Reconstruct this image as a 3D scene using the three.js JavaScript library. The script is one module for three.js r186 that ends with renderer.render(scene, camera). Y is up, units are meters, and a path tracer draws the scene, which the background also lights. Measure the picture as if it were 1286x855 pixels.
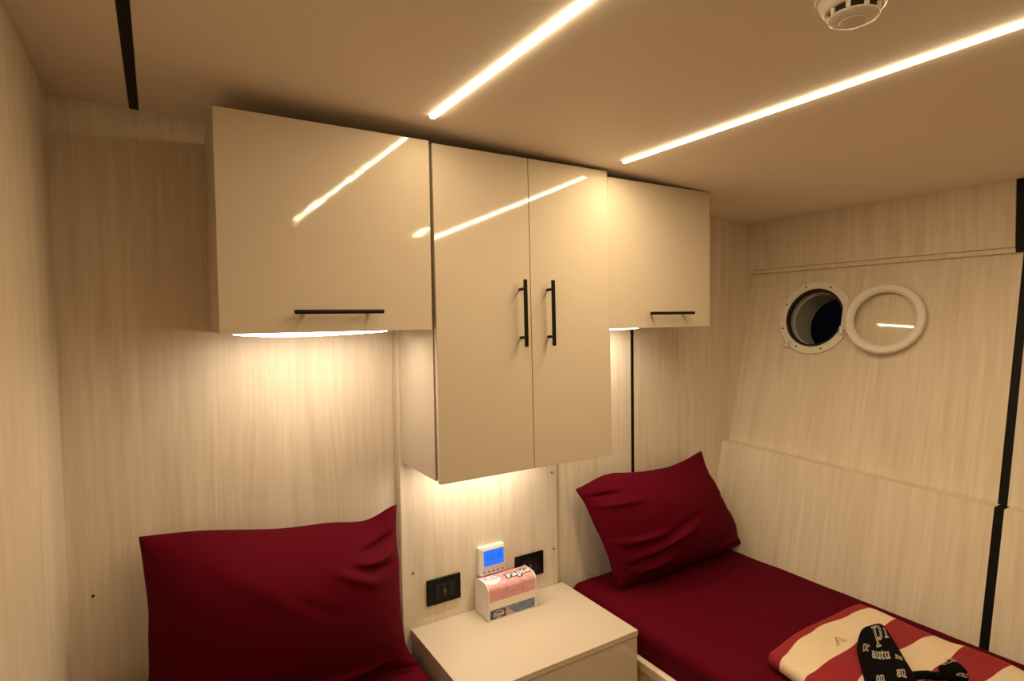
import * as THREE from 'three';
import { RoundedBoxGeometry } from 'three/addons/geometries/RoundedBoxGeometry.js';
import { mergeGeometries, mergeVertices, toCreasedNormals } from 'three/addons/utils/BufferGeometryUtils.js';
import { RectAreaLightUniformsLib } from 'three/addons/lights/RectAreaLightUniformsLib.js';

// ------------------------------------------------------------------ camera, light, exposure
const scene = new THREE.Scene();
const camera = new THREE.PerspectiveCamera(61.33, 1286 / 855, 0.02, 60);
camera.rotation.order = 'YXZ';
camera.position.set(0, 1.47, 1.72);
camera.rotation.set(-0.03838, -0.55334, -0.01377);
scene.background = new THREE.Color(0.0010, 0.0012, 0.0018);          // night outside the porthole
const renderer = new THREE.WebGLRenderer({ antialias: true });
renderer.toneMapping = THREE.LinearToneMapping;
renderer.toneMappingExposure = 1.03;
renderer.shadowMap.enabled = true;
RectAreaLightUniformsLib.init();
const BAR = new THREE.Color(1.0, 0.86, 0.65);                     // slightly cooler LED bars under the cabinets
const WARM = new THREE.Color(1.0, 0.79, 0.47);                    // warm white LED
const STRIP = 182, SHELF = 94, MID = 94;                           // luminance of ceiling strips and cabinet bars
const GLOW = 20;

// ------------------------------------------------------------------ helpers
const V = (x, y, z) => new THREE.Vector3(x, y, z);
let seed = 7;
const rnd = () => { seed = (seed * 16807) % 2147483647; return seed / 2147483647; };
const used = {};
function numbered(n) { used[n] = (used[n] ?? -1) + 1; return used[n] ? n + '_' + String(used[n]).padStart(3, '0') : n; }
function shadowed(o) { o.castShadow = true; o.receiveShadow = true; return o; }
function mesh(name, geo, mat, parent) { const m = shadowed(new THREE.Mesh(geo, mat)); m.name = parent ? name : numbered(name); (parent ?? scene).add(m); return m; }
function thing(name, label, category, pos = [0, 0, 0], group) {
  const g = new THREE.Group(); g.name = numbered(name); g.position.set(...pos); g.userData = { label, category };
  if (group) g.userData.group = group;
  scene.add(g); return g;
}
function structure(name) { const g = new THREE.Group(); g.name = name; g.userData.kind = 'structure'; scene.add(g); return g; }
// uv in metres from the face direction, so that grain keeps its real size and runs upright
function metreUV(g, du = 0, dv = 0, swap = false) {
  const p = g.attributes.position, n = g.attributes.normal, uv = new Float32Array(p.count * 2);
  for (let i = 0; i < p.count; i++) {
    const ax = Math.abs(n.getX(i)), ay = Math.abs(n.getY(i)), az = Math.abs(n.getZ(i));
    let u, v;
    if (ax >= ay && ax >= az) { u = p.getZ(i); v = p.getY(i); } else if (ay >= az) { u = p.getX(i); v = p.getZ(i); } else { u = p.getX(i); v = p.getY(i); }
    if (swap) [u, v] = [v, u];
    uv[2 * i] = u + du; uv[2 * i + 1] = v + dv;
  }
  g.setAttribute('uv', new THREE.BufferAttribute(uv, 2));
  return g;
}
// box from corner to corner with chamfered edges
function box(x0, y0, z0, x1, y1, z1, r = 0.0015, seg = 1) {
  const g = new RoundedBoxGeometry(x1 - x0, y1 - y0, z1 - z0, seg, Math.min(r, (x1 - x0) / 2.2, (y1 - y0) / 2.2, (z1 - z0) / 2.2));
  g.translate((x0 + x1) / 2, (y0 + y1) / 2, (z0 + z1) / 2);
  return metreUV(g, rnd() * 3, rnd() * 3);
}
const cyl = (r, h, n = 20) => new THREE.CylinderGeometry(r, r, h, n);
const merged = (list) => mergeGeometries(list.map((g) => { const c = g.index ? g.toNonIndexed() : g; for (const k of Object.keys(c.attributes)) if (!['position', 'normal', 'uv'].includes(k)) c.deleteAttribute(k); return c; }));

// periodic value noise
function lattice(nx, ny) { const a = new Float32Array(nx * ny); for (let i = 0; i < a.length; i++) a[i] = rnd(); return (x, y) => {
  const X = Math.floor(x), Y = Math.floor(y), fx = x - X, fy = y - Y, sx = fx * fx * (3 - 2 * fx), sy = fy * fy * (3 - 2 * fy), w = (i, n) => ((i % n) + n) % n;
  const i0 = w(X, nx), i1 = w(X + 1, nx), j0 = w(Y, ny) * nx, j1 = w(Y + 1, ny) * nx;
  return (a[j0 + i0] * (1 - sx) + a[j0 + i1] * sx) * (1 - sy) + (a[j1 + i0] * (1 - sx) + a[j1 + i1] * sx) * sy; }; }
function dataTexture(n, m, f, srgb, rx, ry) {
  const d = new Uint8Array(n * m * 4);
  for (let j = 0; j < m; j++) for (let i = 0; i < n; i++) {
    const c = f(i / n, j / m), o = (j * n + i) * 4;
    for (let k = 0; k < 3; k++) d[o + k] = Math.max(0, Math.min(255, Math.round((Array.isArray(c) ? c[k] : c) * 255)));
    d[o + 3] = 255;
  }
  const t = new THREE.DataTexture(d, n, m); t.magFilter = THREE.LinearFilter; t.minFilter = THREE.LinearMipmapLinearFilter; t.generateMipmaps = true;
  t.wrapS = t.wrapT = THREE.RepeatWrapping; t.repeat.set(1 / rx, 1 / ry); t.needsUpdate = true;
  if (srgb) t.colorSpace = THREE.SRGBColorSpace;
  return t;
}

// ------------------------------------------------------------------ materials
// pale oak laminate, 1.25 m x 2.5 m before it repeats, grain upright
const wA = lattice(46, 7), wB = lattice(160, 14), wC = lattice(420, 30), wW = lattice(5, 6), wD = lattice(9, 4), wE = lattice(90, 10), wF = lattice(24, 60);
const grain = (u, v) => {
  const uu = u + 0.02 * (wW(u * 5, v * 6) - 0.5);
  const flame = wD(u * 9, v * 4), knot = Math.max(0, flame - 0.72) * 3;
  const a = wA(uu * 46, v * 7), b = wB(uu * 160, v * 14), c = wC(u * 420, v * 30), e = Math.pow(wE(uu * 90, v * 10), 4);
  const curl = knot * (0.5 + 0.5 * Math.sin(60 * v + 14 * wF(uu * 24, v * 60)));
  return Math.max(0, Math.min(1, 0.24 * a + 0.26 * b + 0.24 * c + 0.26 * e + 0.22 * curl));
};
const woodMap = dataTexture(1024, 1024, (u, v) => { const g = grain(u, v); return [0.90 - 0.115 * g, 0.855 - 0.145 * g, 0.785 - 0.17 * g]; }, true, 1.25, 2.5);
const woodBump = dataTexture(1024, 1024, (u, v) => 1 - grain(u, v), false, 1.25, 2.5);
const M = {};
M.wood = new THREE.MeshStandardMaterial({ name: 'oak_laminate', map: woodMap, bumpMap: woodBump, bumpScale: 0.00025, roughness: 0.55 });
const cN = lattice(200, 200), cN2 = lattice(24, 24);
const matte = dataTexture(512, 512, (u, v) => 0.6 * cN(u * 200, v * 200) + 0.4 * cN2(u * 24, v * 24), false, 0.6, 0.6);
M.ceiling = new THREE.MeshStandardMaterial({ name: 'ceiling_panel', color: new THREE.Color(0.86, 0.78, 0.68), bumpMap: matte, bumpScale: 0.0002, roughness: 0.6 });
M.black = new THREE.MeshPhysicalMaterial({ name: 'black_profile', color: 0x0d0a0a, roughness: 0.5, specularIntensity: 0.3 });
M.gloss = new THREE.MeshPhysicalMaterial({ name: 'gloss_cappuccino', color: new THREE.Color(0.60, 0.505, 0.40), roughness: 0.05, ior: 1.5 });
M.satin = M.gloss.clone(); M.satin.name = 'satin_cappuccino'; M.satin.roughness = 0.3;
const peelA = lattice(50, 50), peelB = lattice(13, 13);
M.glossWavy = M.gloss.clone(); M.glossWavy.name = 'gloss_cappuccino_orange_peel';
M.glossWavy.bumpMap = dataTexture(512, 512, (u, v) => 0.75 * peelA(u * 50, v * 50) + 0.25 * peelB(u * 13, v * 13), false, 0.75, 0.75); M.glossWavy.bumpScale = 0.00008;
M.carcass = new THREE.MeshStandardMaterial({ name: 'carcass_laminate', color: new THREE.Color(0.62, 0.525, 0.42), roughness: 0.4 });
M.handle = new THREE.MeshPhysicalMaterial({ name: 'black_handle', color: 0x0d0806, roughness: 0.4, specularIntensity: 0.5 });
const weave = dataTexture(256, 256, (u, v) => 0.5 + 0.25 * Math.sin(u * 256 * Math.PI) * Math.sin(v * 256 * Math.PI), false, 0.2, 0.2);
M.red = new THREE.MeshPhysicalMaterial({ name: 'wine_red_cotton', color: new THREE.Color(0.090, 0.0010, 0.0078), roughness: 0.85, specularIntensity: 0.14, bumpMap: weave, bumpScale: 0.0001 });
M.white = new THREE.MeshStandardMaterial({ name: 'white_plastic', color: new THREE.Color(0.78, 0.74, 0.66), roughness: 0.35 });
M.cream = new THREE.MeshStandardMaterial({ name: 'cream_painted_metal', color: new THREE.Color(0.74, 0.69, 0.60), roughness: 0.4 });
M.gasket = new THREE.MeshStandardMaterial({ name: 'dark_gasket', color: 0x1d0f0d, roughness: 0.7 });
M.liner = new THREE.MeshStandardMaterial({ name: 'grey_liner', color: new THREE.Color(0.44, 0.40, 0.37), roughness: 0.6 });
M.brass = new THREE.MeshStandardMaterial({ name: 'brown_screw', color: 0x6e4a2a, roughness: 0.5 });
M.screw = new THREE.MeshStandardMaterial({ name: 'dark_screw', color: 0x2a1b10, roughness: 0.5, metalness: 0.5 });
M.switch = new THREE.MeshPhysicalMaterial({ name: 'black_switch', color: 0x0c0807, roughness: 0.3, specularIntensity: 0.35 });
M.switchKey = new THREE.MeshPhysicalMaterial({ name: 'black_switch_key', color: 0x130e0c, roughness: 0.25, specularIntensity: 0.5 });
M.glass = new THREE.MeshPhysicalMaterial({ name: 'porthole_glass', color: 0xffffff, transmission: 1, roughness: 0.02, thickness: 0, ior: 1.5 });
M.ledge = new THREE.MeshStandardMaterial({ name: 'dark_groove', color: 0x2b1c10, roughness: 0.9 });
M.floor = new THREE.MeshStandardMaterial({ name: 'brown_plank_laminate', map: woodMap, color: new THREE.Color(0.42, 0.30, 0.21), roughness: 0.45 });
M.led = new THREE.MeshStandardMaterial({ name: 'led_diffuser', color: new THREE.Color(0.8, 0.8, 0.8), roughness: 0.6, emissive: WARM, emissiveIntensity: GLOW });
M.ledBar = M.led.clone(); M.ledBar.name = 'led_bar_diffuser'; M.ledBar.emissive = BAR; M.ledBar.emissiveIntensity = 22;
M.profile = new THREE.MeshStandardMaterial({ name: 'led_profile', color: new THREE.Color(0.7, 0.68, 0.64), roughness: 0.35, metalness: 0.4 });

// ------------------------------------------------------------------ room shell
const XL = -0.203, ZF = 2.62, SL = -0.0426;
const ceilY = (x) => 2.0098 + SL * (x - XL);
{ // floor: planks along z
  const f = structure('floor');
  for (let i = 0; i < 14; i++) { const x0 = -0.25 + i * 0.2; mesh('plank', box(x0, -0.03, -0.05, x0 + 0.198, 0, ZF + 0.05, 0.002), M.floor, f); }
}
{ // back wall: laminate panels, a screwed-on panel behind the bedside unit, a black joint strip
  const w = structure('wall_back');
  const lp = mesh('panel', box(-0.25, -0.02, -0.03, 0.622, 2.06, 0), M.wood, w);
  mesh('screw', cyl(0.0032, 0.002, 12).rotateX(Math.PI / 2).translate(-0.154, 0.805, 0.0008), M.screw, lp);
  mesh('joint', box(0.622, -0.02, -0.03, 0.631, 2.06, -0.003), M.wood, w);
  const c = mesh('panel', box(0.631, -0.02, -0.03, 1.237, 2.06, 0.02, 0.002), M.wood, w);
  for (const [x, y] of [[0.668, 0.665], [1.213, 0.905], [1.218, 0.62], [0.66, 1.05]]) { const s = mesh('screw', cyl(0.0036, 0.002, 14).rotateX(Math.PI / 2).translate(x, y, 0.0208), M.brass, c); s.userData.label = 'small panel screw'; }
  mesh('panel', box(1.237, -0.02, -0.03, 1.6265, 2.06, 0), M.wood, w);
  const b = mesh('joint_strip', box(1.6265, -0.02, -0.03, 1.6405, 2.06, 0.002), M.black, w); b.userData.label = 'black joint strip';
  mesh('panel', box(1.6405, -0.02, -0.03, 2.75, 2.06, 0), M.wood, w);
}
{
  const w = structure('wall_left');
  mesh('panel', box(XL - 0.04, -0.02, -0.02, XL, 2.06, 1.3), M.wood, w);
  mesh('panel', box(XL - 0.04, -0.02, 1.3015, XL, 2.06, ZF + 0.03), M.wood, w);
  const f = structure('wall_front');
  for (let i = 0; i < 3; i++) mesh('panel', box(-0.25 + i, -0.02, ZF, 0.7485 + i, 2.06, ZF + 0.04), M.wood, f);
}
{ // ceiling falls gently to the hull side
  const c = structure('ceiling');
  const tilt = (g) => { g.rotateZ(Math.atan(SL)); return g; };
  const cs = Math.sqrt(1 + SL * SL), y0 = ceilY(0), L = (x) => x * cs;
  const slab = (name, x0, x1, lift, mat) => { const g = tilt(box(L(x0), lift, -0.04, L(x1), 0.04, ZF + 0.05, 0.001)); g.translate(0, y0, 0); return mesh(name, g, mat, c); };
  slab('panel', -0.28, -0.0415, 0, M.ceiling);
  const s = slab('joint_strip', -0.0415, -0.0215, -0.0015, M.black); s.userData.label = 'black joint strip';
  slab('panel', -0.0215, 2.8, 0, M.ceiling);
}
// hull side: leaning upper panel with the porthole, proud lower panel, soffit under the ceiling, black joint strips
const K = 0.21604, HN = Math.hypot(1, K), A0 = V(2.239, 0.888, 0);
const nIn = V(-1 / HN, K / HN, 0), tUp = V(K / HN, 1 / HN, 0);
const hullM = new THREE.Matrix4().makeBasis(V(0, 0, 1), tUp, nIn).setPosition(A0);     // local x: along the wall, y: up the slope, z: into the room
const PZ = 0.330, PS = 0.580, PR = 0.131;
{
  const w = structure('wall_right');
  const sh = new THREE.Shape([new THREE.Vector2(-0.03, -0.1), new THREE.Vector2(1.0, -0.1), new THREE.Vector2(1.0, 0.84), new THREE.Vector2(-0.03, 0.84)]);
  const hole = new THREE.Path(); hole.absarc(PZ, PS, PR, 0, Math.PI * 2, true); sh.holes.push(hole);
  let g = new THREE.ExtrudeGeometry(sh, { depth: 0.02, bevelEnabled: false, curveSegments: 64 }); g.translate(0, 0, -0.02); g = metreUV(g, 0.3, 0.1); g.applyMatrix4(hullM);
  mesh('panel', g, M.wood, w);
  const b = (x0, y0, z0, x1, y1, z1) => box(x0, y0, z0, x1, y1, z1).applyMatrix4(hullM);
  mesh('joint_strip', b(1.0, -0.06, -0.02, 1.024, 0.83, -0.002), M.black, w);
  mesh('panel', b(1.024, -0.1, -0.02, ZF + 0.03, 0.84, 0), M.wood, w);
  // lower panel, x = 2.191 + (y - 0.895) * 0.2358, its top edge drops a little towards the camera
  const KL = 0.2358, lowX = (y) => 2.191 + (y - 0.895) * KL, topY = (z) => 0.895 - 0.028 * z;
  const slab = (z0, z1, off, t) => {
    const f = [[z0, topY(z0)], [z1, topY(z1)], [z1, 0.1], [z0, 0.1]].map(([z, y]) => V(lowX(y) + off, y, z));
    const bk = f.map((p) => p.clone().add(V(t, 0, 0)));
    const P = [], quad = (a, b2, c, d) => { for (const q of [a, b2, c, a, c, d]) P.push(q.x, q.y, q.z); };
    quad(f[0], f[3], f[2], f[1]); quad(bk[0], bk[1], bk[2], bk[3]); quad(f[0], f[1], bk[1], bk[0]); quad(f[1], f[2], bk[2], bk[1]); quad(f[3], f[0], bk[0], bk[3]); quad(f[2], f[3], bk[3], bk[2]);
    const gg = new THREE.BufferGeometry(); gg.setAttribute('position', new THREE.Float32BufferAttribute(P, 3)); gg.computeVertexNormals();
    return metreUV(gg, rnd() * 3, rnd() * 3);
  };
  mesh('panel', slab(-0.02, 1.008, 0, 0.046), M.wood, w);
  mesh('joint_strip', slab(1.008, 1.033, 0.003, 0.04), M.black, w);
  mesh('panel', slab(1.033, ZF + 0.03, 0, 0.046), M.wood, w);
  // soffit
  mesh('soffit', box(2.382, 1.680, -0.02, 2.6, 1.96, 0.985, 0.002), M.wood, w);
  mesh('trim_batten', box(2.392, 1.662, -0.02, 2.6, 1.680, 0.985, 0.001), M.wood, w);
  mesh('trim_batten', box(2.392, 1.662, 1.009, 2.6, 1.680, ZF + 0.03, 0.001), M.wood, w);
  mesh('joint_strip', box(2.386, 1.664, 0.985, 2.6, 1.96, 1.009), M.black, w);
  mesh('soffit', box(2.382, 1.680, 1.009, 2.6, 1.96, ZF + 0.03, 0.002), M.wood, w);
}

// ------------------------------------------------------------------ ceiling LED strips
function rectLight(name, x, y, z, wX, lZ, intensity, parent, color = WARM, tilt = 0) {
  const l = new THREE.RectAreaLight(color, intensity, wX, lZ); l.name = name;
  l.position.set(x, y, z); l.rotation.order = 'ZXY'; l.rotation.set(-Math.PI / 2, 0, tilt); parent.add(l); return l;
}
function ceilingStrip(x, z0, z1, power, label) {
  const t = thing('led_strip', label, 'strip light', [x, ceilY(x), z0], 'ceiling light strips');
  t.rotation.z = Math.atan(SL);
  const L = z1 - z0, half = (r, a) => { const s = new THREE.Shape(); s.moveTo(-r, 0.001); s.lineTo(r, 0.001); s.lineTo(r, -a * 0.45); s.quadraticCurveTo(r, -a, r * 0.55, -a); s.lineTo(-r * 0.55, -a); s.quadraticCurveTo(-r, -a, -r, -a * 0.45); return s; };
  mesh('diffuser', new THREE.ExtrudeGeometry(half(0.0062, 0.0055), { depth: L, bevelEnabled: false, curveSegments: 6 }), M.led, t);
  for (const z of [-0.004, L]) mesh('end_cap', new THREE.ExtrudeGeometry(half(0.007, 0.006), { depth: 0.004, bevelEnabled: false }).translate(0, 0, z), M.profile, t);
  rectLight('strip_lamp', 0, -0.0061, L / 2, 0.0105, L, STRIP * power, t);
}
ceilingStrip(0.600, 0.386, 1.92, 0.48, 'ceiling light strip starting above the left edge of the two-door cabinet');
ceilingStrip(1.240, 0.384, 1.92, 1.22, 'longer-looking ceiling light strip nearer the porthole wall, right of the smoke detector');

// ------------------------------------------------------------------ wall cabinets
function barHandle(len, vertical) {
  const r = 0.0052, list = [new RoundedBoxGeometry(len, 2 * r, 2 * r, 3, 0.0035).translate(0, 0, 0.031)];
  for (const s of [-1, 1]) list.push(cyl(0.0042, 0.028, 14).rotateX(Math.PI / 2).translate(s * len * 0.36, 0, 0.0145));
  const g = merged(list); if (vertical) g.rotateZ(Math.PI / 2); return g;
}
function slabDoor(w, h, t) { return metreUV(new RoundedBoxGeometry(w, h, t, 2, 0.0012), rnd(), rnd()); }
function hollowCarcass(x0, y0, z0, x1, y1, z1) {   // side, top, bottom and back boards
  const t = 0.016;
  return [['side_board', box(x0, y0, z0, x0 + t, y1, z1)], ['side_board', box(x1 - t, y0, z0, x1, y1, z1)], ['bottom_board', box(x0 + t, y0 + 0.002, z0, x1 - t, y0 + t, z1)], ['top_board', box(x0 + t, y1 - t, z0, x1 - t, y1, z1)], ['back_board', box(x0 + t, y0 + t, z0, x1 - t, y1 - t, z0 + 0.005)]];
}
function ledBar(label, x0, x1, y, z, intensity, bow = 0) {
  const t = thing('under_cabinet_light', label, 'bar light', [(x0 + x1) / 2, y, z], 'bar lights under the wall cabinets');
  const w = x1 - x0, N = 24, d = 0.012;
  mesh('housing', box(-w / 2 - 0.004, -0.004, -d * 0.7, w / 2 + 0.004, 0, d * 0.7, 0.001), M.profile, t);
  const s = new THREE.Shape(); s.moveTo(-w / 2, -0.004); s.lineTo(w / 2, -0.004);
  for (let i = 0; i <= N; i++) { const u = i / N; s.lineTo(w / 2 - w * u, -0.006 - 0.004 * Math.pow(4 * u * (1 - u), 0.6) - bow * 4 * u * (1 - u) * (0.4 + 1.2 * u)); }
  mesh('diffuser', new THREE.ExtrudeGeometry(s, { depth: d, bevelEnabled: false }).translate(0, 0, -d / 2), M.ledBar, t);
  rectLight('bar_lamp', 0, -0.0115 - bow * 1.3, 0, w, d, intensity, t, BAR);
  return t;
}
{ // left flap cabinet
  const x0 = 0.117, x1 = 0.627, y0 = 1.443, y1 = 1.943, zf = 0.3;
  const t = thing('wall_cabinet', 'wide gloss beige wall cabinet with one flap door, left of the two-door cabinet', 'cabinet', [(x0 + x1) / 2, y0, 0]);
  const dx = -(x0 + x1) / 2, dy = -y0;
  for (const [n, g] of hollowCarcass(x0 + 0.001, y0 + 0.002, 0.001, x1 - 0.001, y1 - 0.004, zf - 0.019)) mesh(n, g.translate(dx, dy, 0), M.carcass, t);
  const d = mesh('door', slabDoor(x1 - x0, y1 - y0, 0.017), M.glossWavy, t); d.position.set(0, (y1 - y0) / 2, zf - 0.0085);
  const h = mesh('handle', barHandle(0.214, false), M.handle, d); h.position.set(0.377 - (x0 + x1) / 2, 1.492 - (y0 + y1) / 2, 0.0085); h.userData.label = 'black horizontal bar handle';
}
{ // two-door cabinet
  const x0 = 0.639, x1 = 1.252, y0 = 1.022, y1 = 1.941, zf = 0.304;
  const t = thing('wall_cabinet', 'tall gloss beige wall cabinet with two doors and upright black handles', 'cabinet', [(x0 + x1) / 2, y0, 0.02]);
  const dx = -(x0 + x1) / 2, dy = -y0;
  for (const [n, g] of hollowCarcass(x0 + 0.001, y0 + 0.002, 0.021, x1 - 0.001, y1 - 0.012, zf - 0.032)) mesh(n, g.translate(dx, dy, -0.02), M.carcass, t);
  const w = (x1 - x0) / 2 - 0.0012;
  for (const s of [-1, 1]) {
    const d = mesh('door', slabDoor(w, y1 - y0, 0.017), M.gloss, t); d.position.set(s * (w / 2 + 0.0012), (y1 - y0) / 2, zf - 0.0085 - 0.02 - 0.0045); d.rotation.x = -0.018;
    const h = mesh('handle', barHandle(0.196, true), M.handle, d); h.position.set(-s * (w / 2) + s * (s < 0 ? 0.037 : 0.059), 1.484 - (y0 + y1) / 2, 0.0085); h.userData.label = 'black upright bar handle';
  }
}
{ // right flap cabinet
  const x0 = 1.256, x1 = 1.752, y0 = 1.431, y1 = 1.9245, zf = 0.288;
  const t = thing('wall_cabinet', 'gloss beige flap-door wall cabinet above the right bed, nearest the porthole', 'cabinet', [(x0 + x1) / 2, y0, 0]);
  const dx = -(x0 + x1) / 2, dy = -y0;
  for (const [n, g] of hollowCarcass(x0 + 0.001, y0 + 0.002, 0.001, x1 - 0.001, y1 - 0.004, zf - 0.019)) mesh(n, g.translate(dx, dy, 0), M.carcass, t);
  const d = mesh('door', slabDoor(x1 - x0, y1 - y0, 0.017), M.gloss, t); d.position.set(0, (y1 - y0) / 2, zf - 0.0085);
  const h = mesh('handle', barHandle(0.214, false), M.handle, d); h.position.set(1.525 - (x0 + x1) / 2, 1.481 - (y0 + y1) / 2, 0.0085); h.userData.label = 'black horizontal bar handle';
}
ledBar('lit bar light under the left flap cabinet, above the left pillow', 0.158, 0.545, 1.445, 0.17, SHELF, 0.004);
ledBar('lit bar light under the two-door cabinet, above the bedside unit', 0.70, 1.10, 1.024, 0.13, MID);
ledBar('lit bar light under the right flap cabinet, beside the black joint strip', 1.29, 1.54, 1.433, 0.13, SHELF * 1.6);

// ------------------------------------------------------------------ beds
function softBox(x0, y0, z0, x1, y1, z1, r, amp, sd) {
  const g = new RoundedBoxGeometry(x1 - x0, y1 - y0, z1 - z0, 6, r); g.deleteAttribute('uv');
  // finer top: subdivide by resampling on a grid instead of boxes
  const nx = 60, nz = 110, P = [], UVs = [], I = [], n1 = lattice(9, 15), n2 = lattice(24, 40);
  const ring = []; // cross-section from bottom left over the top to bottom right
  const w = x1 - x0, h = y1 - y0, prof = [];
  prof.push([0, 0], [0, (h - r) * 0.5]);
  for (let i = 0; i <= 8; i++) { const a = Math.PI - i / 8 * Math.PI / 2; prof.push([r + r * Math.cos(a), h - r + r * Math.sin(a)]); }
  for (let i = 1; i < nx; i++) prof.push([r + (w - 2 * r) * i / nx, h]);
  for (let i = 0; i <= 8; i++) { const a = Math.PI / 2 - i / 8 * Math.PI / 2; prof.push([w - r + r * Math.cos(a), h - r + r * Math.sin(a)]); }
  prof.push([w, (h - r) * 0.5], [w, 0]);
  const m = prof.length;
  for (let j = 0; j <= nz; j++) {
    const v = j / nz, z = z0 + (z1 - z0) * v, e = Math.min(v, 1 - v) * (z1 - z0), sh = e < r ? r - Math.sqrt(Math.max(0, r * r - (r - e) * (r - e))) : 0;
    for (const [px, py] of prof) {
      const u = px / w, top = py / h, k = amp * top * ((n1(u * 9, v * 15) - 0.5) + 0.4 * (n2(u * 24, v * 40) - 0.5));
      P.push(x0 + px, y0 + py + k - sh * top, z); UVs.push(x0 + px, z + py);
    }
  }
  for (let j = 0; j < nz; j++) for (let i = 0; i < m - 1; i++) { const a = j * m + i; I.push(a, a + m, a + 1, a + 1, a + m, a + m + 1); }
  for (const [j, flip] of [[0, false], [nz, true]]) { const c = P.length / 3; P.push(x0 + w / 2, y0 + h * 0.4, j ? z1 : z0); UVs.push(0, 0); for (let i = 0; i < m - 1; i++) flip ? I.push(c, j * m + i + 1, j * m + i) : I.push(c, j * m + i, j * m + i + 1); }
  { const a = 0, b = m - 1, c = nz * m, d = nz * m + m - 1; I.push(a, b, c, b, d, c); }
  const o = new THREE.BufferGeometry(); o.setAttribute('position', new THREE.Float32BufferAttribute(P, 3)); o.setAttribute('uv', new THREE.Float32BufferAttribute(UVs, 2)); o.setIndex(I); o.computeVertexNormals();
  return o;
}
{
  const t = thing('bed', 'wine red bed at the left wall, below the wide flap cabinet', 'bed', [0.22, 0, 0.95], 'single beds');
  const g = (x) => x.translate(-0.22, 0, -0.95);
  mesh('base', g(box(-0.2, 0.001, 0.004, 0.64, 0.33, 1.9)), M.wood, t);
  mesh('mattress', g(softBox(-0.198, 0.33, 0.003, 0.645, 0.449, 1.9, 0.035, 0.006)), M.red, t);
}
{
  const t = thing('bed', 'wine red bed with the striped blanket, beside the porthole wall', 'bed', [1.68, 0, 0.95], 'single beds');
  const g = (x) => x.translate(-1.68, 0, -0.95);
  mesh('base', g(box(1.285, 0.001, 0.004, 1.99, 0.345, 1.92)), M.wood, t);
  mesh('rim', g(box(1.275, 0.342, 0.004, 1.298, 0.374, 1.92, 0.004, 2)), M.wood, t);
  const mg = softBox(1.3, 0.346, 0.003, 2.086, 0.471, 1.9, 0.04, 0.005), mp = mg.attributes.position;     // its far side is cut to the slope of the hull panel
  for (let i = 0; i < mp.count; i++) mp.setX(i, Math.min(mp.getX(i), 2.191 + (mp.getY(i) - 0.895) * 0.2358 - 0.003));
  mg.computeVertexNormals();
  mesh('mattress', g(mg), M.red, t);
}

// ------------------------------------------------------------------ pillows: two faces sewn along an outline, pinched corners, creases
function pillowGeo({ outline, front, back, n, crease, skew, nu = 130, nv = 100 }) {
  const P = [], U = [], I = [], wob = lattice(64, 64);
  const Tf = (u, v) => Math.pow(Math.max(0, 1 - Math.pow(Math.abs(u), 2.2)), 0.6) * Math.pow(Math.max(0, 1 - Math.pow(Math.abs(v), 2.2)), 0.6);
  for (const side of [1, -1]) for (let j = 0; j <= nv; j++) for (let i = 0; i <= nu; i++) {
    const a = i / nu * 2 - 1, b = j / nv * 2 - 1;
    const u = Math.sin(a * Math.PI / 2) * 0.6 + a * 0.4, v = Math.sin(b * Math.PI / 2) * 0.6 + b * 0.4;
    const p = outline(u, v), t = Tf(u, v - skew * (1 - v * v));
    const d = side > 0 ? front * t + crease(u, v) * Math.min(1, t * 3) : -back * t;
    const rim = Math.max(Math.abs(u), Math.abs(v)), pk = Math.pow(rim, 6);
    p.x += 0.007 * pk * (wob(u * 3 + 20, v * 3 + 20) - 0.5); p.y += 0.007 * pk * (wob(u * 3 + 31, v * 3 + 27) - 0.5);
    p.addScaledVector(n, d + (side > 0 ? 0.006 * Math.pow(rim, 3) * Math.min(1, t * 4) * (wob(u * 11 + 40, v * 11 + 40) - 0.5) : 0)); P.push(p.x, p.y, p.z); U.push(u * 0.35, v * 0.25);
  }
  const m = nu + 1, S = m * (nv + 1);
  for (let j = 0; j < nv; j++) for (let i = 0; i < nu; i++) { const a = j * m + i; I.push(a, a + 1, a + m, a + 1, a + m + 1, a + m); const b = S + a; I.push(b, b + m, b + 1, b + 1, b + m, b + m + 1); }
  let g = new THREE.BufferGeometry(); g.setAttribute('position', new THREE.Float32BufferAttribute(P, 3)); g.setAttribute('uv', new THREE.Float32BufferAttribute(U, 2)); g.setIndex(I);
  const uvless = g.clone(); uvless.deleteAttribute('uv');
  const w = mergeVertices(uvless, 1e-5); w.computeVertexNormals();
  return metreUV(w);
}
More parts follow.
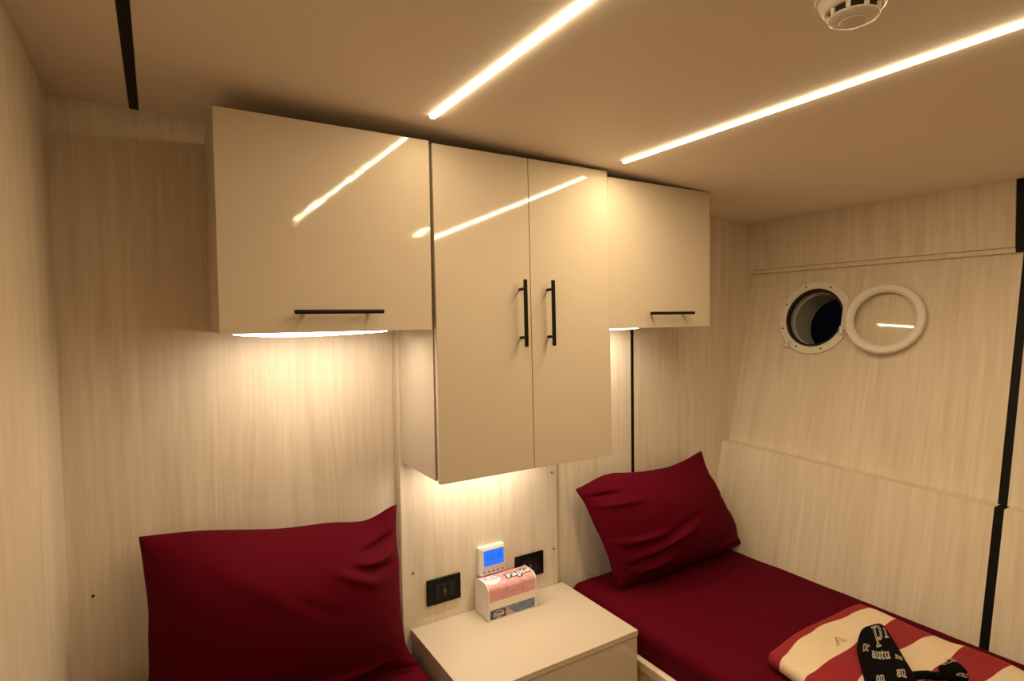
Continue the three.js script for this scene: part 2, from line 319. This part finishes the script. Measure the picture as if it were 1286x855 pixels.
// ridge along a line in (u, v): positive lifts, negative folds in
const ridge = (u, v, u0, v0, u1, v1, width, amp) => {
  const dx = u1 - u0, dy = v1 - v0, L2 = dx * dx + dy * dy, t = Math.max(0, Math.min(1, ((u - u0) * dx + (v - v0) * dy) / L2));
  const d = Math.hypot(u - u0 - t * dx, v - v0 - t * dy), f = Math.sin(Math.PI * Math.min(1, Math.max(0, 0.08 + t * 0.9)));
  return 1.35 * amp * f * Math.exp(-d * d / (width * width));
};
const bil = (TL, TR, BR, BL) => (u, v) => { const s = (u + 1) / 2, t = (v + 1) / 2; return V(0, 0, 0).addScaledVector(BL, (1 - s) * (1 - t)).addScaledVector(BR, s * (1 - t)).addScaledVector(TR, s * t).addScaledVector(TL, (1 - s) * t); };
{ // left pillow, propped against the wall
  const q = bil(V(-0.052, 0.955, 0.075), V(0.598, 0.898, 0.075), V(0.60, 0.462, 0.15), V(-0.075, 0.455, 0.13));
  const out = (u, v) => {
    const p = q(u, v);
    const ear = Math.exp(-((u - 1) ** 2 + (v - 1) ** 2) / 0.03); p.y += 0.018 * ear; p.x += 0.004 * ear;
    p.y += (v > 0 ? v * v : 0) * (-0.022 * Math.exp(-((u - 0.68) ** 2) / 0.06) - 0.018 * Math.exp(-((u - 0.05) ** 2) / 0.22));
    p.x += (u < 0 ? -u : 0) * 0.026 * (1 - v * v) * (0.9 - 0.3 * v) - (u > 0 ? u : 0) * 0.012 * (1 - v * v);
    const spike = Math.exp(-((u - 1) ** 2 + (v + 1) ** 2) / 0.02); p.x += 0.02 * spike; p.z += 0.02 * spike;
    return p;
  };
  const nz = lattice(12, 12);
  const crease = (u, v) => 0.008 * (nz((u + 1) * 2.2, (v + 1) * 2.2) - 0.5)
    + ridge(u, v, 0.55, 0.72, 0.95, 0.78, 0.05, -0.016) + ridge(u, v, 0.5, 0.62, 0.98, 0.6, 0.06, 0.012) + ridge(u, v, 0.42, 0.6, 0.9, 0.42, 0.05, -0.01) + ridge(u, v, 0.3, 0.62, 0.75, 0.3, 0.06, 0.01)
    + ridge(u, v, -0.6, 0.85, 0.35, 0.1, 0.12, 0.008) + ridge(u, v, -0.1, 0.5, 0.4, 0.05, 0.07, -0.006)
    + ridge(u, v, -0.3, -0.62, 0.8, -0.78, 0.07, 0.014) + ridge(u, v, -0.2, -0.8, 0.95, -0.9, 0.05, -0.012);
  const m = mesh('pillow', pillowGeo({ outline: out, front: 0.185, back: 0.03, skew: 0.25, n: V(0, 0.03, 1).normalize(), crease }), M.red);
  m.userData = { label: 'large wine red pillow propped against the wall on the left bed', category: 'pillow', group: 'pillows on the beds' };
}
{ // right pillow, tilted in the corner
  const q = bil(V(1.298, 0.842, 0.062), V(1.972, 0.872, 0.062), V(2.09, 0.486, 0.165), V(1.395, 0.478, 0.175));
  const out = (u, v) => {
    const p = q(u, v);
    for (const [cu, cv, ex, ey] of [[-1, 1, -0.006, -0.004], [1, 1, 0.0, 0.018], [1, -1, 0.012, 0.004], [-1, -1, 0, 0]]) { const e = Math.exp(-((u - cu) ** 2 + (v - cv) ** 2) / 0.04); p.x += ex * e; p.y += ey * e; }
    p.y += (v > 0 ? v * v : 0) * (0.022 * Math.exp(-((u + 0.55) ** 2) / 0.12) - 0.012 * Math.exp(-((u - 0.45) ** 2) / 0.15));
    p.x += (u < 0 ? -u : 0) * (0.012 * (1 - v * v)) - (u > 0 ? u : 0) * (0.012 * (1 - v * v) * (1 + v) - 0.022 * Math.exp(-((v + 0.45) ** 2) / 0.12));
    return p;
  };
  const nz = lattice(12, 12);
  const crease = (u, v) => 0.008 * (nz((u + 1) * 2.2, (v + 1) * 2.2) - 0.5)
    + ridge(u, v, -0.98, 0.62, -0.45, 0.6, 0.05, 0.012) + ridge(u, v, -0.98, 0.8, -0.6, 0.74, 0.04, -0.012)
    + ridge(u, v, -0.9, -0.1, -0.2, -0.02, 0.06, 0.012) + ridge(u, v, -0.85, -0.28, 0.35, 0.18, 0.07, -0.010) + ridge(u, v, -0.8, -0.45, 0.2, 0.05, 0.08, 0.014)
    + ridge(u, v, -0.85, -0.55, -0.1, -0.2, 0.05, -0.014) + ridge(u, v, -0.8, -0.72, -0.3, -0.5, 0.05, 0.012)
    + ridge(u, v, 0.3, -0.72, 0.95, -0.7, 0.06, 0.010) + ridge(u, v, 0.2, -0.82, 0.98, -0.86, 0.05, -0.012) + ridge(u, v, -0.25, 0.9, -0.25, 0.2, 0.05, 0.005);
  const m = mesh('pillow', pillowGeo({ outline: out, front: 0.145, back: 0.035, skew: 0.15, n: V(0, 0.14, 0.99).normalize(), crease }), M.red);
  m.userData = { label: 'crumpled wine red pillow leaning in the corner on the right bed', category: 'pillow', group: 'pillows on the beds' };
}

// ------------------------------------------------------------------ bedside unit and what stands on it
{
  const x0 = 0.657, x1 = 1.256, yT = 0.486, zf = 0.417;
  const t = thing('nightstand', 'gloss beige bedside cabinet between the two beds', 'nightstand', [(x0 + x1) / 2, 0, 0.021]);
  const g = (q) => q.translate(-(x0 + x1) / 2, 0, -0.021);
  mesh('top', g(box(x0, yT - 0.018, 0.021, x1, yT, zf, 0.0012, 2)), M.satin, t);
  mesh('side_board', g(box(x0 + 0.001, 0.001, 0.021, x0 + 0.017, yT - 0.018, zf - 0.02)), M.carcass, t);
  mesh('side_board', g(box(x1 - 0.017, 0.001, 0.021, x1 - 0.001, yT - 0.018, zf - 0.02)), M.carcass, t);
  mesh('back_board', g(box(x0 + 0.017, 0.001, 0.021, x1 - 0.017, yT - 0.018, 0.027)), M.carcass, t);
  for (const [a, b] of [[0.252, yT - 0.0205], [0.03, 0.249]]) mesh('drawer_front', g(box(x0 + 0.001, a, zf - 0.02, x1 - 0.001, b, zf - 0.003, 0.0012, 2)), M.gloss, t);
}
function canvasTex(w, h, draw) { const c = document.createElement('canvas'); c.width = w; c.height = h; draw(c.getContext('2d'), w, h); const t = new THREE.CanvasTexture(c); t.colorSpace = THREE.SRGBColorSpace; t.magFilter = THREE.LinearFilter; t.anisotropy = 8; return t; }
{ // tissue pack: film sleeve with rounded shoulders, print runs over the top and down the front
  const x0 = 0.886, x1 = 1.068, z0 = 0.032, z1 = 0.122, y0 = 0.4865, H = 0.118, r = 0.03, W = x1 - x0, D = z1 - z0;
  const t = thing('tissue_pack', 'pink, white and blue tissue pack standing on the bedside cabinet', 'tissue pack', [(x0 + x1) / 2, y0, (z0 + z1) / 2]);
  // profile in (z, y): back bottom, up the back, over the top, down the front
  const prof = [[-D / 2, 0]], arc = (cx, cy, a0, a1) => { for (let i = 0; i <= 8; i++) { const a = a0 + (a1 - a0) * i / 8; prof.push([cx + r * Math.cos(a), cy + r * 0.72 * Math.sin(a)]); } };
  arc(-D / 2 + r, H - r * 0.72, Math.PI, Math.PI / 2); arc(D / 2 - r, H - r * 0.72, Math.PI / 2, 0); prof.push([D / 2, 0]);
  const len = [0]; for (let i = 1; i < prof.length; i++) len.push(len[i - 1] + Math.hypot(prof[i][0] - prof[i - 1][0], prof[i][1] - prof[i - 1][1]));
  const T = len[len.length - 1];
  // printed map: u along x, v from the back bottom (1) to the front bottom (0)
  const print = canvasTex(1024, Math.round(1024 * T / W), (c, w, h) => {
    const px = (m) => m / W * w;                                  // metres to pixels
    c.fillStyle = '#efe6dc'; c.fillRect(0, 0, w, h);
    const yTop0 = px(len[1] + 0.0), yPinkEnd = h - px(0.062), yBlue = h - px(0.036);
    // pink field with a softly blotched print
    c.fillStyle = '#dca3a8'; c.fillRect(0, px(0.03), w, yPinkEnd - px(0.03));
    for (let i = 0; i < 170; i++) { const x = rnd() * w, y = px(0.03) + rnd() * (yPinkEnd - px(0.03)); c.fillStyle = ['rgba(245,205,205,0.22)', 'rgba(190,90,110,0.20)', 'rgba(230,150,160,0.25)', 'rgba(200,120,150,0.2)'][i % 4]; c.beginPath(); c.ellipse(x, y, 20 + rnd() * 90, 8 + rnd() * 26, rnd() * 3, 0, 7); c.fill(); }
    // left end of the top: white, lilac and blue flower print
    const ty = px(len[1] + 0.031);
    c.fillStyle = '#ecdfe2'; c.beginPath(); c.ellipse(w * 0.16, ty + px(0.028), w * 0.2, px(0.03), 0.1, 0, 7); c.fill();
    for (let i = 0; i < 46; i++) { const x = w * (0.02 + 0.45 * rnd()), y = ty + px(0.006 + 0.03 * rnd()); c.fillStyle = ['#5d63a8', '#b8bfe2', '#e7b3c2', '#463f78', '#f3ebee', '#8c93c9'][i % 6]; c.beginPath(); c.ellipse(x, y, 6 + rnd() * 22, 4 + rnd() * 11, rnd() * 3, 0, 7); c.fill(); }
    c.strokeStyle = '#3a356b'; c.lineWidth = 9; c.beginPath(); c.ellipse(w * 0.17, ty + px(0.016), w * 0.085, px(0.008), 0, 0, 7); c.stroke();
    // name in a dark plate
    c.save(); c.translate(w * 0.72, ty + px(0.033)); c.rotate(-0.06);
    c.font = 'bold italic 190px serif'; c.textAlign = 'center'; c.textBaseline = 'middle'; c.lineJoin = 'round'; c.lineWidth = 62; c.strokeStyle = '#2a1714'; c.strokeText('Papia', 0, 0);
    c.lineWidth = 8; c.strokeStyle = '#fff6ee'; c.strokeText('Papia', 0, 0); c.fillStyle = '#fff6ee'; c.fillText('Papia', 0, 0); c.restore();
    // white band, then the blue-grey stripe with the small mark
    c.fillStyle = '#efe4d6'; c.fillRect(0, yPinkEnd, w, h - yPinkEnd);
    c.fillStyle = '#6d7f98'; c.fillRect(w * 0.02, yBlue, w * 0.96, h - yBlue - px(0.004));
    for (let i = 0; i < 60; i++) { c.fillStyle = ['rgba(190,205,222,0.25)', 'rgba(45,60,90,0.22)'][i % 2]; c.beginPath(); c.ellipse(rnd() * w, yBlue + rnd() * (h - yBlue), 14 + rnd() * 70, 4 + rnd() * 9, -0.3, 0, 7); c.fill(); }
    c.fillStyle = '#c3a69b'; c.beginPath(); c.moveTo(w * 0.34, yBlue); c.lineTo(w * 0.55, h - px(0.004)); c.lineTo(w * 0.34, h - px(0.004)); c.fill();
    c.fillStyle = '#4b4a66'; c.fillRect(w * 0.02, yBlue + px(0.004), w * 0.33, px(0.027));
    c.strokeStyle = '#f0e8e4'; c.lineWidth = 9; c.beginPath(); c.ellipse(w * 0.2, yBlue + px(0.018), w * 0.1, px(0.0105), -0.12, 0, 7); c.stroke();
    c.fillStyle = '#f4ece6'; c.font = 'bold italic 80px serif'; c.textAlign = 'center'; c.textBaseline = 'middle'; c.fillText('Papia', w * 0.2, yBlue + px(0.018));
    c.fillStyle = '#efe4d6'; c.fillRect(0, h - px(0.004), w, px(0.004));
  });
  const P = [], UV = [], I = [], nx = 24, nb = lattice(8, 12);
  for (let j = 0; j < prof.length; j++) for (let i = 0; i <= nx; i++) {
    const u = i / nx, k = 0.0022 * (nb(u * 5, j * 0.45) - 0.5) * Math.sin(Math.PI * u);
    P.push(-W / 2 + W * u, Math.max(0, prof[j][1] + (j > 0 && j < prof.length - 1 ? k : 0)), prof[j][0] + (j ? k : 0)); UV.push(u, 1 - len[j] / T);
  }
  for (let j = 0; j < prof.length - 1; j++) for (let i = 0; i < nx; i++) { const a = j * (nx + 1) + i; I.push(a, a + nx + 1, a + 1, a + 1, a + nx + 1, a + nx + 2); }
  const g = new THREE.BufferGeometry(); g.setAttribute('position', new THREE.Float32BufferAttribute(P, 3)); g.setAttribute('uv', new THREE.Float32BufferAttribute(UV, 2)); g.setIndex(I); g.computeVertexNormals();
  mesh('sleeve', g, new THREE.MeshPhysicalMaterial({ name: 'printed_film', map: print, roughness: 0.32, side: THREE.DoubleSide }), t);
  const film = new THREE.MeshPhysicalMaterial({ name: 'plain_film', color: new THREE.Color(0.80, 0.74, 0.67), roughness: 0.35 });
  const es = new THREE.Shape(prof.map(([z, y]) => new THREE.Vector2(z, y)));
  for (const s of [-1, 1]) { const e = new THREE.ExtrudeGeometry(es, { depth: 0.002, bevelEnabled: true, bevelSize: 0.001, bevelThickness: 0.0012, bevelSegments: 2 }); e.rotateY(-Math.PI / 2).translate(s < 0 ? -W / 2 + 0.0005 : W / 2 + 0.002, 0.001, 0);
    const em = mesh('end', e, film, t);
    // folded film flaps on the end
    const tri = new THREE.Shape([new THREE.Vector2(-D / 2 + 0.006, 0.006), new THREE.Vector2(D / 2 - 0.006, 0.006), new THREE.Vector2(0.004, H * 0.52)]);
    const fl = new THREE.ExtrudeGeometry(tri, { depth: 0.0009, bevelEnabled: true, bevelSize: 0.0006, bevelThickness: 0.0006, bevelSegments: 1 }); fl.rotateY(-Math.PI / 2).translate(s < 0 ? -W / 2 - 0.0025 : W / 2 + 0.0042, 0, 0);
    mesh('flap', fl, film, em);
  }
}
{ // room thermostat
  const t = thing('thermostat', 'white wall thermostat with a glowing blue screen', 'thermostat', [0.946, 0.65, 0.0205]);
  mesh('body', metreUV(new RoundedBoxGeometry(0.1, 0.1, 0.022, 4, 0.006).translate(0, 0, 0.011)), M.white, t);
  mesh('bezel', metreUV(new RoundedBoxGeometry(0.09, 0.066, 0.004, 2, 0.0018).translate(0.003, 0.009, 0.0225)), M.white, t);
  const lcd = canvasTex(256, 192, (c, w, h) => {
    c.fillStyle = '#1e78ff'; c.fillRect(0, 0, w, h); c.fillStyle = '#1a60dc'; c.textAlign = 'center'; c.textBaseline = 'middle';
    c.font = 'bold 84px monospace'; c.fillText('18:8', w * 0.46, h * 0.52); c.font = 'bold 24px sans-serif'; c.fillRect(w * 0.1, h * 0.84, w * 0.5, 6); c.fillRect(w * 0.76, h * 0.2, 34, 12); c.fillRect(w * 0.76, h * 0.34, 34, 12);
  });
  const scr = mesh('screen', new THREE.BoxGeometry(0.078, 0.052, 0.0016).translate(0.004, 0.01, 0.0246), new THREE.MeshStandardMaterial({ name: 'lcd', color: 0x04102a, roughness: 0.25, emissive: 0xffffff, emissiveMap: lcd, emissiveIntensity: 0.95 }), t);
  scr.userData.label = 'glowing blue display';
  const l = new THREE.RectAreaLight(new THREE.Color(0.05, 0.25, 1), 0.15, 0.07, 0.045); l.position.set(0.004, 0.01, 0.0262); l.rotation.y = Math.PI; t.add(l);
  const key = metreUV(new RoundedBoxGeometry(0.011, 0.005, 0.003, 2, 0.0012)), km = new THREE.MeshStandardMaterial({ name: 'grey_key', color: 0x6b6f8a, roughness: 0.5 });
  for (let i = 0; i < 5; i++) { const k = mesh('button', key, km, t); k.position.set(-0.032 + i * 0.0175, -0.037, 0.0228); }
}
function switchPlate(label, x, y) {
  const t = thing('switch_plate', label, 'wall switch', [x, y, 0.0205], 'black wall switches');
  mesh('plate', metreUV(new RoundedBoxGeometry(0.121, 0.085, 0.008, 3, 0.003).translate(0, 0, 0.004)), M.switch, t);
  mesh('inner_frame', metreUV(new RoundedBoxGeometry(0.075, 0.05, 0.002, 2, 0.0008).translate(0, 0, 0.0088)), M.handle, t);
  const mark = new THREE.MeshStandardMaterial({ name: 'grey_mark', color: 0xb8ada0, roughness: 0.5 });
  for (let i = -1; i <= 1; i++) {
    const r = mesh('rocker', metreUV(new RoundedBoxGeometry(0.0225, 0.044, 0.004, 2, 0.0012)), M.switchKey, t); r.position.set(i * 0.0238, 0, 0.0105); r.rotation.x = 0.03;
    if (i === 0) { const k = mesh('mark', new THREE.BoxGeometry(0.0016, 0.015, 0.0006), mark, r); k.position.set(0, -0.002, 0.0021); }
  }
}
switchPlate('black wall switch left of the thermostat', 0.772, 0.587);
switchPlate('black wall switch right of the thermostat, partly behind the tissue pack', 1.107, 0.586);

// ------------------------------------------------------------------ porthole
{
  const p = new THREE.Group(); p.name = 'porthole'; p.userData = { label: 'round cream porthole in the sloping wall, its glass hatch swung open', category: 'porthole' };
  const m = hullM.clone().multiply(new THREE.Matrix4().makeTranslation(PZ, PS, 0)); m.decompose(p.position, p.quaternion, p.scale); scene.add(p);
  const ring = (rIn, rOut, z0, z1, bev) => new THREE.LatheGeometry([[rIn, z0], [rOut, z0], [rOut, z1 - bev], [rOut - bev, z1], [rIn + bev, z1], [rIn, z1 - bev], [rIn, z0]].map(([r, y]) => new THREE.Vector2(r, y)), 72).rotateX(Math.PI / 2);
  const crisp = (g) => toCreasedNormals(g, 0.6);
  mesh('flange', crisp(ring(0.124, 0.156, 0.0005, 0.012, 0.003)), M.cream, p);
  mesh('gasket', crisp(ring(0.114, 0.1245, -0.012, 0.007, 0.002)), M.gasket, p);
  const L = 0.185;
  const tube = new THREE.LatheGeometry([[0.1245, -0.012], [0.1245, -L], [0.1285, -L], [0.1285, -0.004]].map(([r, y]) => new THREE.Vector2(r, y)), 64).rotateX(Math.PI / 2);
  mesh('liner', toCreasedNormals(tube, 0.5), M.liner, p);
  mesh('inner_ring', crisp(ring(0.112, 0.1245, -0.05, -0.042, 0.001)), M.liner, p);
    for (let i = 0; i < 8; i++) { const a = (i + 0.45) / 8 * Math.PI * 2, s = mesh('screw', cyl(0.0036, 0.002, 12).rotateX(Math.PI / 2), M.screw, p); s.position.set(0.14 * Math.cos(a), 0.14 * Math.sin(a), 0.0125); }
  for (const a of [4.02, 2.15]) { // closing lugs
    const g = merged([new RoundedBoxGeometry(0.034, 0.016, 0.014, 2, 0.004), cyl(0.006, 0.02, 14).rotateX(Math.PI / 2).translate(-0.006, 0, 0.004)]);
    const k = mesh('lug', g, M.cream, p); k.position.set(0.15 * Math.cos(a), 0.15 * Math.sin(a), 0.014); k.rotation.z = a; if (a < 3) k.scale.setScalar(0.55);
  }
  // hinge plate and open hatch, folded back beside the opening
  const hp = mesh('hinge', merged([new RoundedBoxGeometry(0.03, 0.11, 0.016, 2, 0.004).translate(0.138, 0, 0.014), cyl(0.009, 0.03, 18).translate(0.128, -0.056, 0.02), cyl(0.007, 0.1, 18).translate(0.152, 0, 0.024)]), M.cream, p);
  const h = new THREE.Group(); h.name = 'hatch'; h.position.set(0.288, -0.012, 0.034); h.rotation.set(-0.03, 0.138, 0); p.add(h);
  mesh('hatch_ring', crisp(ring(0.106, 0.134, -0.008, 0.010, 0.005)), M.cream, h);
  mesh('hatch_lip', crisp(ring(0.1035, 0.1085, -0.006, 0.004, 0.001)), M.cream, h);
  mesh('pane', new THREE.CircleGeometry(0.106, 64).translate(0, 0, 0.001), M.glass, h);
}

// ------------------------------------------------------------------ smoke detector
{
  const cx = 0.918, cz = 1.238, t = thing('smoke_detector', 'round white smoke detector on the ceiling between the light strips', 'smoke detector', [cx, ceilY(cx), cz]);
  t.rotation.z = Math.atan(SL);
  const L = (pts, n = 56) => toCreasedNormals(new THREE.LatheGeometry(pts.map(([r, y]) => new THREE.Vector2(r, y)), n), 0.5);
  mesh('base', L([[0.0, -0.0005], [0.054, -0.0005], [0.054, -0.010], [0.052, -0.014], [0.047, -0.016], [0, -0.016]]), M.white, t);
  mesh('chamber', L([[0, -0.016], [0.033, -0.016], [0.033, -0.042], [0, -0.042]]), M.screw, t);
  mesh('collar', L([[0.034, -0.016], [0.049, -0.016], [0.043, -0.029], [0.039, -0.032], [0.034, -0.032]]), M.white, t);
  mesh('cap', L([[0.0, -0.0475], [0.022, -0.0475], [0.028, -0.0465], [0.0345, -0.0430], [0.0355, -0.0412], [0.034, -0.0405], [0, -0.0405]]), M.white, t);
  mesh('disc', L([[0, -0.0488], [0.018, -0.0488], [0.0195, -0.047], [0, -0.047]]), M.cream, t);
  const rib = metreUV(new RoundedBoxGeometry(0.005, 0.0105, 0.006, 2, 0.001));
  for (let i = 0; i < 9; i++) { const a = i / 9 * Math.PI * 2 + 2.15, f = mesh('rib', rib, M.white, t); f.position.set(0.0345 * Math.cos(a), -0.0364, 0.0345 * Math.sin(a)); f.rotation.set(0, -a, 0); }
}

// ------------------------------------------------------------------ folded blanket with the black cloth on it
{
  const X0 = 1.432, X1 = 1.935, Z0 = 0.742, Z1 = 1.34, yb = 0.4745, lt = 0.022;
  const n1 = lattice(12, 20);
  const wave = (x) => 0.007 * Math.sin(x * 11 + 0.5) + 0.003 * Math.sin(x * 37);
  const stripes = canvasTex(1024, 1024, (c, w, h) => {             // u along the fold profile (0.0 to 1.1 m), v along z (0 to 0.6 m)
    c.fillStyle = '#dcc6a8'; c.fillRect(0, 0, w, h);
    const px = (m) => m / 0.6 * h, sx = (m) => m / 1.1 * w;
    c.fillStyle = '#8c1a22';
    const bands = [[-0.02, 0.034], [0.125, 0.213], [0.302, 0.392], [0.48, 0.57]];
    for (const [a, b] of bands) { c.beginPath(); for (let i = 0; i <= 80; i++) { const m = i / 80 * 1.1; c.lineTo(sx(m), px(a + (a > 0 ? wave(m) : 0))); } for (let i = 80; i >= 0; i--) { const m = i / 80 * 1.1; c.lineTo(sx(m), px(b + wave(m + 0.2))); } c.fill(); }
    for (let i = 0; i < 26000; i++) { c.fillStyle = i % 2 ? 'rgba(255,240,220,0.07)' : 'rgba(60,10,10,0.07)'; c.fillRect(rnd() * w, rnd() * h, 2 + rnd() * 3, 1 + rnd() * 2); }
    c.strokeStyle = '#7b4a40'; c.lineWidth = 4; c.font = 'italic 60px serif'; c.save(); c.translate(sx(0.695), px(0.108)); c.scale(1.2, 1); c.strokeStyle = '#8a5a4c'; c.lineWidth = 2; c.strokeText('A', 0, 0); c.restore();
  });
  stripes.wrapS = stripes.wrapT = THREE.ClampToEdgeWrapping; stripes.flipY = false;
  // fold profile: lower layer from the right, round the fold at the left, back over the top
  const mid = [], R = lt / 2 + 0.002, yl = yb + lt / 2, yu = yl + 2 * R;
  for (let i = 0; i <= 24; i++) mid.push([X1 - 0.012 - (X1 - 0.012 - X0 - R) * i / 24, yl]);
  for (let i = 1; i < 12; i++) { const a = -Math.PI / 2 - Math.PI * i / 12; mid.push([X0 + R + (R + lt / 2 * 0) * Math.cos(a), (yl + yu) / 2 + R * Math.sin(a)]); }
  for (let i = 0; i <= 40; i++) mid.push([X0 + R + (X1 - X0 - R) * i / 40, yu]);
  const len = [0]; for (let i = 1; i < mid.length; i++) len.push(len[i - 1] + Math.hypot(mid[i][0] - mid[i - 1][0], mid[i][1] - mid[i - 1][1]));
  const nzs = 70, P = [], UV = [], I = [], m = mid.length;
  for (const side of [1, -1]) for (let j = 0; j <= nzs; j++) for (let i = 0; i < m; i++) {
    const a = mid[Math.max(0, i - 1)], b = mid[Math.min(m - 1, i + 1)], l = Math.hypot(b[0] - a[0], b[1] - a[1]), nx = -(b[1] - a[1]) / l, ny = (b[0] - a[0]) / l;
    const e = Math.min(i / 1.5, (m - 1 - i) / 1.5, j / 1.2, (nzs - j) / 1.2, 1), th = lt / 2 * Math.sqrt(Math.max(0, e));   // rounded hems
    const up = Math.max(0, Math.min(1, (i - 25) / 14)), zz = Z0 + (Z1 - Z0) * j / nzs, soft = up * up * 0.010 * (n1((mid[i][0] - X0) * 14, (zz - Z0) * 16) - 0.45);
    // the upper layer's far edge wanders and the near corner sags
    const skew = up * (0.014 * Math.sin((mid[i][0] - X0) * 6.5) + 0.012 * (mid[i][0] - X0)) * (1 - j / nzs);
    P.push(mid[i][0] + side * nx * th + (0.012 * Math.sin(zz * 19)) * Math.exp(-(mid[i][0] - X0) / 0.15), mid[i][1] + side * ny * th + Math.max(soft, -0.004), zz - skew);
    UV.push(len[i] / 1.1, (zz - Z0) / 0.6);
  }
  const S = m * (nzs + 1);
  for (let j = 0; j < nzs; j++) for (let i = 0; i < m - 1; i++) { const a = j * m + i, b = S + a; I.push(a, a + m, a + 1, a + 1, a + m, a + m + 1); I.push(b, b + 1, b + m, b + 1, b + m + 1, b + m); }
  const g = new THREE.BufferGeometry(); g.setAttribute('position', new THREE.Float32BufferAttribute(P, 3)); g.setAttribute('uv', new THREE.Float32BufferAttribute(UV, 2)); g.setIndex(I); g.computeVertexNormals();
  const b = mesh('blanket', g, new THREE.MeshPhysicalMaterial({ name: 'striped_fleece', map: stripes, roughness: 0.95, sheen: 0.3, sheenRoughness: 0.6, sheenColor: new THREE.Color(0.5, 0.4, 0.35), bumpMap: matte, bumpScale: 0.0006, side: THREE.DoubleSide }));
  b.userData = { label: 'folded red and cream striped blanket on the right bed', category: 'blanket' };
}
{ // black cloth with pale scribbled lettering: a folded tongue, a twisted neck and a small rolled end
  const t = thing('printed_cloth', 'black cloth with pale scribbled lettering lying on the striped blanket', 'cloth', [1.66, 0.531, 0.98]);
  const lettering = canvasTex(512, 512, (c, w, h) => {
    c.fillStyle = '#0a0809'; c.fillRect(0, 0, w, h); c.lineCap = 'round'; c.lineJoin = 'round';
    const text = (s, x, y, px, rot, lw) => { c.save(); c.translate(x, y); c.rotate(rot); c.font = 'italic ' + px + 'px serif'; c.textAlign = 'center'; c.textBaseline = 'middle'; c.strokeStyle = '#a79d92'; c.lineWidth = lw; c.strokeText(s, 0, 0); c.restore(); };
    text('p', 318, 100, 190, 0.08, 9); text('ı', 412, 128, 130, 0.15, 8); text('or', 90, 170, 90, 0.5, 5); text('autu', 230, 262, 92, 0.28, 7); text('ns', 395, 330, 60, 0.4, 5); text('on', 130, 400, 70, 0.2, 5); text('au', 330, 430, 70, 0.2, 5);
  });
  const mat = new THREE.MeshPhysicalMaterial({ name: 'black_printed_jersey', map: lettering, roughness: 0.85, specularIntensity: 0.12 });
  const plain = new THREE.MeshPhysicalMaterial({ name: 'black_jersey', color: 0x0a0809, roughness: 0.85, specularIntensity: 0.12 });
  // tongue: outline between a left and a right edge, running towards the camera; local origin at (1.66, 0.515, 0.98)
  const Lx = (s) => 1.652 - 0.245 * s, Rx = (s) => 1.822 - 0.265 * s, Zl = (s) => 0.872 + 0.165 * s, Zr = (s) => 0.862 + 0.225 * s;
  const N = 44, P = [], UV = [], I = [], nn = lattice(10, 10);
  for (const side of [1, -1]) for (let j = 0; j <= N; j++) for (let i = 0; i <= N; i++) {
    const u = i / N, s = j / N, f = Math.pow(Math.max(0, 1 - Math.pow(Math.abs(2 * u - 1), 4)), 0.5) * Math.pow(Math.max(0, 1 - Math.pow(Math.abs(2 * s - 1), 8)), 0.5);
    const rr = 0.008 * (1 - Math.min(1, s / 0.12)) ** 2, x = Lx(s) + (Rx(s) - Lx(s)) * u + (u < 0.5 ? rr : -rr), z = Zl(s) + (Zr(s) - Zl(s)) * u - 0.01 * Math.sin(Math.PI * u) * (1 - s);
    const top = 0.026 + 0.018 * f * (1 + 0.5 * (nn(u * 4, s * 5) - 0.5)) + 0.006 * Math.sin(u * 6 + s * 4) * f, bot = 0.006;
    P.push(x - 1.66, side > 0 ? bot + (top - bot) * (0.45 + 0.55 * f) - 0.012 * (1 - f) : bot - 0.004 + 0.004 * f - 0.002, z - 0.98); UV.push(u, 1 - s);
  }
  const m = N + 1, S = m * m;
  for (let j = 0; j < N; j++) for (let i = 0; i < N; i++) { const a = j * m + i, b = S + a; I.push(a, a + m, a + 1, a + 1, a + m, a + m + 1); I.push(b, b + 1, b + m, b + 1, b + m + 1, b + m); }
  const edge = (a, b) => I.push(a, b, S + a, b, S + b, S + a);
  for (let i = 0; i < N; i++) { edge(i, i + 1); edge(N * m + i + 1, N * m + i); edge((i + 1) * m, i * m); edge(i * m + N, (i + 1) * m + N); }
  const g = new THREE.BufferGeometry(); g.setAttribute('position', new THREE.Float32BufferAttribute(P, 3)); g.setAttribute('uv', new THREE.Float32BufferAttribute(UV, 2)); g.setIndex(I); g.computeVertexNormals();
  mesh('tongue', g, mat, t);
  const curve = new THREE.CatmullRomCurve3([V(-0.05, 0.012, 0.05), V(-0.015, 0.016, 0.075), V(0.005, 0.012, 0.088), V(0.03, 0.015, 0.096)]);
  mesh('neck', new THREE.TubeGeometry(curve, 24, 0.010, 12), plain, t);
  const roll = new THREE.SphereGeometry(1, 32, 24); { const p = roll.attributes.position; for (let i = 0; i < p.count; i++) { const k = 1 + 0.1 * Math.sin(5 * p.getX(i) + 3 * p.getZ(i)); p.setXYZ(i, p.getX(i) * 0.036 * k, p.getY(i) * 0.021 * k, p.getZ(i) * 0.03 * k); } roll.computeVertexNormals(); }
  const r = mesh('rolled_end', roll, mat, t); r.position.set(0.048, 0.019, 0.108);
  const hem = mesh('hem', new THREE.TorusGeometry(0.026, 0.0028, 8, 40).rotateY(1.1), new THREE.MeshStandardMaterial({ name: 'pale_hem', color: 0x9a8a7c, roughness: 0.8 }), t); hem.position.set(0.068, 0.019, 0.103); hem.scale.set(1, 0.7, 1);
}

scene.updateMatrixWorld(true);
renderer.render(scene, camera);
